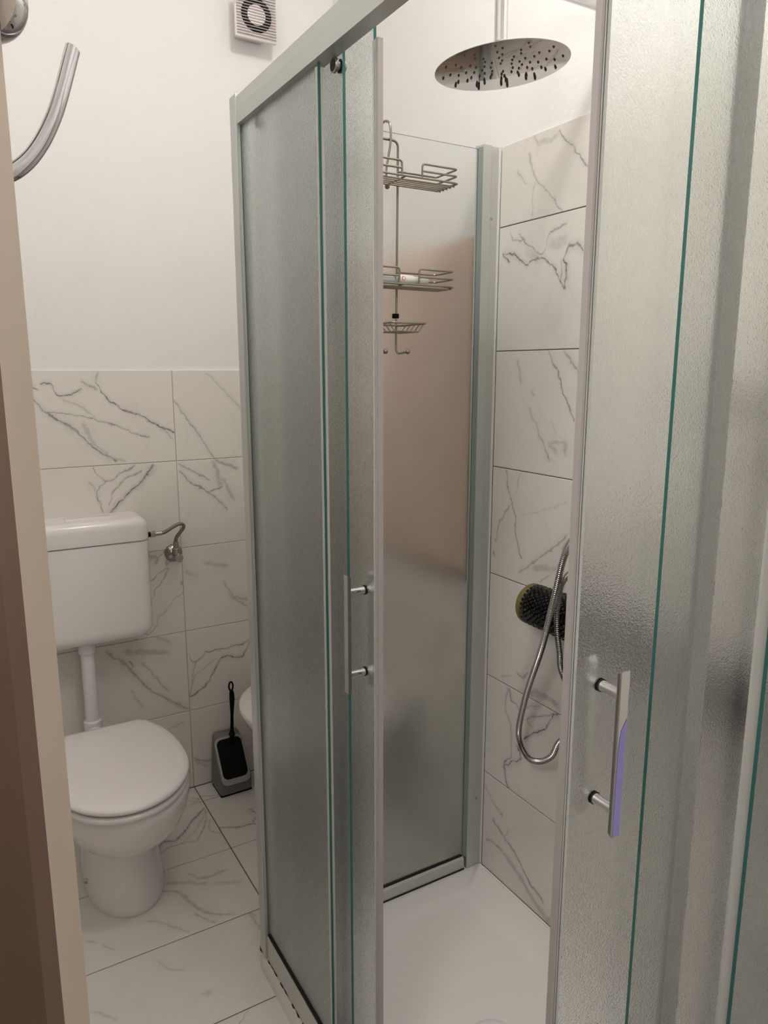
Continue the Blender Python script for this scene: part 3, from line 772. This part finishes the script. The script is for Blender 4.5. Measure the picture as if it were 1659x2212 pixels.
# things lying in the lower basket
def lying_tube(name, x0, x1, y, z, r, m, label, marks):
    t = thing(name, label, 'tube')
    p0 = Vector(K_(x0, y, z)); p1 = Vector(K_(x1, y, z)); L = (p1 - p0).length
    bb = MB(); bb.lathe([(r * .25, 0), (r * .9, .002), (r, .012), (r, L * .62), (r * .97, L * .64), (r * .92, L * .72)], p0, p1 - p0, 24); bb.build('body', m, t)
    bb = MB(); bb.lathe([(r * .80, L * .72), (r * .76, L * .98), (r * .6, L)], p0, p1 - p0, 20); bb.build('cap', M['tube_white'], t)
    if marks:
        bb = MB(); e = r + .0004
        cx = p0.x + L * .52; zc = p0.z + .0015
        dsk = [(cx + .0052 * math.cos(2 * PI * k / 14), p0.y - math.sqrt(max(0, e * e - (.0052 * math.sin(2 * PI * k / 14) + zc - p0.z) ** 2)), zc + .0052 * math.sin(2 * PI * k / 14)) for k in range(14)]
        bb.add(dsk, [list(range(14))], 0)
        xl = p0.x + L * .37
        def stroke(a, c):
            f = lambda q: (xl + q[0], p0.y - math.sqrt(max(0, e * e - q[1] ** 2)) - .0001, p0.z + q[1])
            bb.tube([f(a), f(((a[0] + c[0]) / 2, (a[1] + c[1]) / 2)), f(c)], .0005, 5, 1)
        stroke((-.004, .006), (0, .0015)); stroke((.004, .006), (0, .0015)); stroke((0, .0015), (0, -.004))
        bb.build('print', [M['print_red'], M['print_dark']], t)
    return t
lying_tube('cream_tube', .835, .982, 1.470, 1.7115, .0105, M['tube_white'], 'white tube with a red round emblem lying in the lower caddy basket', True)
lying_tube('lotion_tube', .775, .885, 1.500, 1.7115, .0105, M['tube_grey'], 'greyish tube at the back of the lower caddy basket', False)
# ------------------------------------------------------------------ extractor fan on the back wall
fan = thing('extractor_fan', 'square white louvred extractor fan high on the back wall', 'fan')
FX0, FX1, FZ0, FZ1, FY = .880, 1.018, 2.530, 2.670, 2.402
PW = YB + TT
b = MB(); b.box(FX0 + .022, FX1 - .022, FY + .004, PW - .0002, FZ0 + .022, FZ1 - .022, bev=.006, seg=2); b.box(FX0, FX1, FY, FY + .012, FZ0, FZ1, bev=.0045, seg=3); b.build('housing', M['plastic_fan'], fan)
fc = ((FX0 + FX1) / 2 + .001, FY, (FZ0 + FZ1) / 2)
b = MB(); n = 40
o_ = [(fc[0] + .050 * math.cos(2 * PI * k / n), FY - .0004, fc[2] + .050 * math.sin(2 * PI * k / n)) for k in range(n)]
i_ = [(fc[0] + .030 * math.cos(2 * PI * k / n), FY - .0004, fc[2] + .030 * math.sin(2 * PI * k / n)) for k in range(n)]
b.add(o_ + i_, [(k, (k + 1) % n, n + (k + 1) % n, n + k) for k in range(n)]); b.build('opening', M['dark_gap'], fan)
b = MB(); b.lathe([(.030, 0), (.030, .0022), (.028, .003), (0, .0032)], (fc[0], FY, fc[2]), (0, -1, 0), 32); b.build('hub', M['plastic_fan'], fan)
me = None
for k in range(16):
    z = FZ0 + .0105 + k * .0082
    if me is None:
        bb = MB(); bb.add([(FX0 + .004, FY - .0005, 0), (FX1 - .004, FY - .0005, 0), (FX1 - .004, FY - .0085, -.0012), (FX0 + .004, FY - .0085, -.0012),
                           (FX0 + .004, FY - .0005, .0014), (FX1 - .004, FY - .0005, .0014), (FX1 - .004, FY - .0085, -.0004), (FX0 + .004, FY - .0085, -.0004)],
                          [(0, 1, 2, 3), (4, 5, 6, 7), (0, 1, 5, 4), (3, 2, 6, 7), (0, 3, 7, 4), (1, 2, 6, 5)])
        o = bb.build('slat', M['plastic_fan'], fan); me = o.data
    else:
        o = bpy.data.objects.new('slat', me); COL.objects.link(o); o.parent = fan
    o.location = (0, 0, z)

# ------------------------------------------------------------------ toilet, cistern, pipe, valve
TCX = .312
def seat_outline(yf, ymid, yb_, hw, grow=0.0, n=26):
    """egg with a blunter back; anticlockwise ring of (x, y)"""
    right = []
    for k in range(n + 1):      # front ellipse quarter: tip to widest
        a = PI / 2 * k / n; right.append(((hw + grow) * math.sin(a), ymid - (ymid - yf + grow) * math.cos(a)))
    m_ = 14; L = (yb_ + grow - ymid)
    for k in range(1, m_ + 1):
        y = ymid + L * k / m_; h = (hw + grow) * (1 - (((y - ymid) / (L * 1.52)) ** 2.5))
        right.append((h, y))
    x, y = right[-1]
    right[-1] = (x - .012, y); right.insert(-1, (x - .002, y - .010)); right.insert(-1, (x - .0055, y - .003))
    return [(TCX + x, y) for x, y in right] + [(TCX - x, y) for x, y in right[::-1][:-1]]
toi = thing('toilet', 'white floor-standing toilet with the lid closed', 'toilet')
def bowl_ring(z, hw, yf, yb_, n=40):
    out = []; ym = yf + (yb_ - yf) * .45
    for k in range(n):
        a = 2 * PI * k / n; cs, sn = math.cos(a), math.sin(a)
        if sn < 0: out.append((TCX + .010 + hw * cs, ym + (ym - yf) * sn, z))
        else:
            p = 2 / 3.4; out.append((TCX + .010 + hw * abs(cs) ** p * (1 if cs >= 0 else -1), ym + (yb_ - ym) * abs(sn) ** p, z))
    return out
prof = [(0.001, .112, 1.912, 2.33), (.012, .113, 1.910, 2.33), (.05, .108, 1.920, 2.33), (.12, .099, 1.936, 2.325), (.17, .094, 1.944, 2.32), (.196, .096, 1.935, 2.32), (.206, .108, 1.905, 2.32),
        (.220, .128, 1.868, 2.32), (.245, .148, 1.828, 2.31), (.28, .163, 1.795, 2.30), (.32, .172, 1.772, 2.29), (.36, .176, 1.758, 2.28), (.385, .177, 1.752, 2.275), (.392, .172, 1.757, 2.27)]
b = MB(); b.loft([bowl_ring(*p) for p in prof]); b.build('bowl', M['ceramic'], toi, auto=60)
def slab(levels, name, m):
    bb = MB(); bb.loft([[(x, y, z) for x, y in seat_outline(1.742, 1.975, 2.235, .183, g)] for z, g in levels]); return bb.build(name, m, toi, auto=60)
slab([(.3925, -.010), (.394, -.006), (.400, -.002), (.407, -.002), (.4115, -.005), (.413, -.010)], 'seat', M['plastic_white'])
slab([(.4190, -.012), (.4205, -.003), (.425, 0), (.431, -.001), (.4355, -.006), (.4385, -.022), (.440, -.07)], 'lid', M['plastic_white'])
for sx in (-1, 1):
    b = MB(); b.tube([(TCX + sx * .072, 2.236, .418), (TCX + sx * .072, 2.258, .400)], .010, 12); b.build('hinge', M['plastic_white'], toi)
b = MB(); b.lathe([(.008, 0), (.008, .008), (.005, .014)], (TCX - .092, 2.075, .045), (-1, -.1, 0), 10); b.build('bolt', M['chrome_dark'], toi)

cis = thing('toilet_cistern', 'white plastic cistern mounted low on the tiled wall', 'cistern')
def rbox(mb, x0, x1, y0, y1, z0, z1, rv, rb, rt, yr):
    """box with rounded front verticals rv and rounded bottom / top rims"""
    rings = []
    def ring(ins, z):
        pts = []
        for cx, cy, a0, r in ((x1, y0, 270, rv), (x1, y1, 0, .004), (x0, y1, 90, .004), (x0, y0, 180, rv)):
            r_ = max(.003, r); sx = -1 if cx == x1 else 1; sy = 1 if cy == y0 else -1
            for k in range(7):
                a = math.radians(a0 + 90 * k / 6)
                px = cx + sx * (r_ + ins) + r_ * math.cos(a); py = cy + sy * r_ + (ins * .6 if sy > 0 else 0) + r_ * math.sin(a)
                pts.append((px, py, z))
        return pts
    for k in range(7):
        a = PI / 2 * k / 6; rings.append(ring(rb * (1 - math.sin(a)), z0 + rb * (1 - math.cos(a))))
    for k in range(7):
        a = PI / 2 * k / 6; rings.append(ring(rt * (1 - math.cos(a)), z1 - rt * (1 - math.sin(a))))
    return mb.loft(rings)
CY1 = YB - .0005
rbox(b := MB(), .110, .510, 2.338, CY1, .657, .977, .030, .040, .004, 0).build('tank', M['plastic_white'], cis, auto=50)
rbox(b := MB(), .107, .513, 2.334, CY1, .979, 1.052, .032, .004, .030, 0).build('tank_lid', M['plastic_white'], cis, auto=50)
b = MB(); b.box(.275, .41, 2.385, 2.445, 1.0515, 1.0545, bev=.0013, seg=2); b.build('flush_button', M['plastic_white'], cis)
pipe = thing('flush_pipe', 'white flush pipe between the cistern and the toilet', 'pipe')
b = MB(); b.tube(fillet([(TCX - .004, 2.405, .655), (TCX - .004, 2.405, .35), (TCX - .002, 2.318, .345)], .03, 8), .0215, 22); b.build('tube', M['plastic_white'], pipe)
b = MB(); b.lathe([(.027, 0), (.027, .038), (.0225, .040)], (TCX - .004, 2.405, .6565), (0, 0, -1), 22); b.build('collar', M['plastic_white'], pipe)
b = MB(); b.lathe([(.0225, 0), (.028, .003), (.028, .03), (.0225, .034)], (TCX - .004, 2.405, .352), (0, 0, 1), 22); b.build('collar', M['plastic_white'], pipe)

val = thing('angle_valve', 'chrome angle stop valve on the tiles right of the cistern', 'valve')
VX, VZ = .617, .893
b = MB(); b.lathe([(.031, 0), (.0305, .004), (.025, .011), (.012, .015)], (VX, YB - .0003, VZ), (0, -1, 0), 28); b.build('rosette', M['chrome_dark'], val)
b = MB(); b.lathe([(.010, .012), (.010, .05), (.0125, .052), (.0125, .064)], (VX, YB, VZ), (0, -1, 0), 18); b.lathe([(.0115, 0), (.0115, .022), (.0095, .024), (.0095, .045)], (VX - .002, YB - .050, VZ + .004), (0, 0, 1), 18); b.build('valve_body', M['chrome_dark'], val)
b = MB(); n = 24
kn = lambda r, h: [(VX + (r * (1 + .07 * (k % 2))) * math.cos(2 * PI * k / n), YB - h, VZ - .002 + (r * (1 + .07 * (k % 2))) * math.sin(2 * PI * k / n)) for k in range(n)]
b.loft([kn(.010, .062), kn(.013, .064), kn(.013, .078), kn(.0115, .080), kn(.004, .080), kn(.004, .076)]); b.build('knob', M['chrome_dark'], val, auto=30)
sup = thing('supply_hose', 'braided steel water supply hose looping into the cistern', 'hose')
hp = catmull([(.6135, 2.424, .943), (.617, 2.419, .959), (.629, 2.415, .976), (.640, 2.413, .991), (.6385, 2.412, 1.001), (.626, 2.412, 1.005), (.608, 2.412, .998), (.591, 2.412, .989), (.576, 2.412, .982), (.566, 2.412, .9805)], 8)
b = MB(); b.tube(hp, .0058, 12); b.build('braid', M['braid'], sup)
b = MB(); b.tube([(.567, 2.412, .9805), (.546, 2.412, .980)], .0072, 14); b.tube([(.546, 2.412, .980), (.530, 2.412, .980)], .0105, 6); b.build('nut', M['chrome_dark'], sup)
b = MB(); b.tube([(.530, 2.412, .980), (.511, 2.412, .980)], .0085, 12); b.build('inlet', M['black_plastic'], sup)

# ------------------------------------------------------------------ toilet brush in its holder
hol = thing('brush_holder', 'grey plastic toilet brush holder with a sloping black opening', 'brush holder')
bm = bmesh.new()
sec = [(2.352, .001), (2.352, .064), (2.436, .185), (2.466, .205), (2.470, .001)]
x0, x1 = .706, .826
va = [bm.verts.new((x0 + (.010 if z > .1 else 0), y, z)) for y, z in sec]; vb = [bm.verts.new((x1 - (.010 if z > .1 else 0), y, z)) for y, z in sec]
bm.faces.new(va[::-1]); bm.faces.new(vb)
for k in range(5): bm.faces.new((va[k], va[(k + 1) % 5], vb[(k + 1) % 5], vb[k]))
bmesh.ops.recalc_face_normals(bm, faces=bm.faces)
bmesh.ops.bevel(bm, geom=bm.edges[:], offset=.012, segments=4, profile=.5, affect='EDGES')
MB().bm(bm).build('shell', M['grey_plastic'], hol, auto=50)
def slope(x, s, lift):       # s = distance up the sloping face
    d = Vector((0, .084, .121)).normalized(); nn = Vector((0, -.121, .084)).normalized()
    p = Vector((x, 2.352, .064)) + d * s + nn * lift; return tuple(p)
def slope_outline(x0, x1, s0, s1, r, lift):
    return [slope(x, s, lift) for x, s in rrect(x0, x1, s0, s1, r, 6)]
b = MB(); b.loft([slope_outline(.713, .819, -.020, .150, .022, -.002), slope_outline(.713, .819, -.020, .150, .022, .003), slope_outline(.719, .813, -.004, .143, .020, .0045)]); b.build('rim', M['grey_plastic_light'], hol, auto=50)
b = MB(); b.loft([slope_outline(.720, .812, .000, .142, .020, .0030), slope_outline(.720, .812, .000, .142, .020, .0052)]); b.build('opening', M['black_plastic'], hol)
b = MB(); b.box(.7075, .8245, 2.353, 2.46, .0002, .004, bev=.001, seg=1); b.build('base_edge', M['black_plastic'], hol)
br = thing('toilet_brush', 'black toilet brush handle standing in the grey holder', 'toilet brush')
b = MB(); b.tube([(.776, 2.4175, .165), (.779, 2.420, .195), (.779, 2.421, .198), (.780, 2.423, .215), (.783, 2.4245, .27), (.785, 2.426, .30), (.787, 2.428, .335), (.787, 2.429, .355), (.7865, 2.43, .366)], [.010, .009, .012, .0065, .0055, .0075, .0095, .0085, .006], 14); b.build('handle', M['black_plastic'], br)
lp = [(.7855 + .0075 * math.sin(2 * PI * k / 20), 2.430, .382 + .0165 * -math.cos(2 * PI * k / 20)) for k in range(20)]
b = MB(); b.tube(lp, .0032, 8, closed=True); b.build('hanging_loop', M['black_plastic'], br)

# ------------------------------------------------------------------ bidet on the right wall, partly behind the post
bid = thing('bidet', 'white bidet half hidden behind the shower corner post', 'bidet')
def bid_ring(z, tip, hw, back=XR - .0005, cy=2.13, n=48):
    out = []
    for k in range(n):
        a = 2 * PI * k / n; cs, sn = math.cos(a), math.sin(a); xm = tip + (back - tip) * .48
        if cs < 0: out.append((xm + (xm - tip) * cs, cy + hw * sn, z))
        else:
            p = .45; out.append((xm + (back - xm) * cs ** p, cy + hw * abs(sn) ** (.75) * (1 if sn >= 0 else -1), z))
    return out
b = MB(); b.loft([bid_ring(*p) for p in ((.001, .94, .13), (.02, .93, .135), (.10, .945, .125), (.18, .925, .135), (.25, .85, .175), (.31, .785, .215), (.37, .738, .242), (.405, .724, .250), (.416, .726, .248), (.42, .732, .243))] +
                 [bid_ring(.42, .815, .165, 1.16), bid_ring(.412, .83, .152, 1.15), bid_ring(.33, .88, .11, 1.10), bid_ring(.30, .94, .05, 1.04)])
b.build('bowl', M['ceramic'], bid, auto=60)
b = MB(); b.tube(fillet([(1.195, 2.13, .419), (1.195, 2.13, .50), (1.10, 2.13, .49)], .03, 6), [.012] * 9, 12); b.build('tap', M['chrome'], bid)

# ------------------------------------------------------------------ towel on a rail behind the side pane
tr_ = thing('towel_rail', 'chrome towel rail on the wall behind the side pane', 'towel rail')
b = MB(); b.tube([(1.215, 1.580, 1.828), (1.215, 2.14, 1.828)], .007, 12); b.build('bar', M['chrome'], tr_)
for y in (1.65, 2.125):
    b = MB(); b.lathe([(.018, 0), (.016, .006), (.008, .009), (.008, .042)], (XR + TT - .0002, y, 1.828), (-1, 0, 0), 14); b.build('wall_mount', M['chrome'], tr_)
nu, nv = 26, 46; prof_t = []
for k in range(nv + 1):
    s = k / nv * 1.80
    if s < .88: x, z = -.0135, .935 + s
    elif s < .92: a = (s - .88) / .04 * PI; x, z = -.0135 * math.cos(a), 1.815 + .030 * math.sin(a) + .0
    else: x, z = .0135, 1.815 - (s - .92)
    prof_t.append((x, z))
vs = []; fs = []
for j in range(nu + 1):
    y = 1.584 + .525 * j / nu
    for i, (x, z) in enumerate(prof_t):
        w = .0045 * math.sin(j * .9) * min(1, max(0, (1.8 - z) / .5)); vs.append((1.215 + x + (w if x < 0 else -abs(w) * .3), y + .002 * math.sin(z * 7), z))
q = nv + 1
for j in range(nu):
    for i in range(nv): fs.append((j * q + i, j * q + i + 1, (j + 1) * q + i + 1, (j + 1) * q + i))
b = MB(); b.add(vs, fs, 0, True); tw = b.build('bath_towel', M['towel'])
sm = tw.modifiers.new('thick', 'SOLIDIFY'); sm.thickness = .005; sm.offset = 1 if True else 0
tag(tw, 'dusky pink-brown towel hanging behind the frosted side pane', 'towel')

# ------------------------------------------------------------------ chrome coat hook on the far side of the door leaf
hk = thing('coat_hook', 'curved chrome coat hook on the door leaf', 'hook')
b = MB(); c = FC + DD * .014
b.lathe([(.030, .0005), (.031, .006), (.031, .016), (.028, .022), (.0, .025)], (c.x, c.y, 1.815), DN, 32); b.build('round_plate', M['chrome'], hk)
hp = catmull([dpt(.040, .001, 1.70), dpt(.034, .010, 1.682), (.0659, .7679, 1.682), (.0895, .776, 1.7045), (.1115, .786, 1.745), (.1335, .804, 1.808)], 10)
n = len(hp); b = MB()
rings = []; up = Vector((0, 0, 1))
for i, p in enumerate(hp):
    d = (hp[min(i + 1, n - 1)] - hp[max(i - 1, 0)]).normalized(); s = d.cross(Vector((-.5, .85, .1))).normalized(); t = s.cross(d)
    sc = 1.0; rings.append([p + (s * math.cos(a) * .0075 + t * math.sin(a) * .0050) * sc for a in [2 * PI * k / 16 for k in range(16)]])
b.loft(rings); b.build('hook_arm', M['chrome_hook'], hk, auto=45)
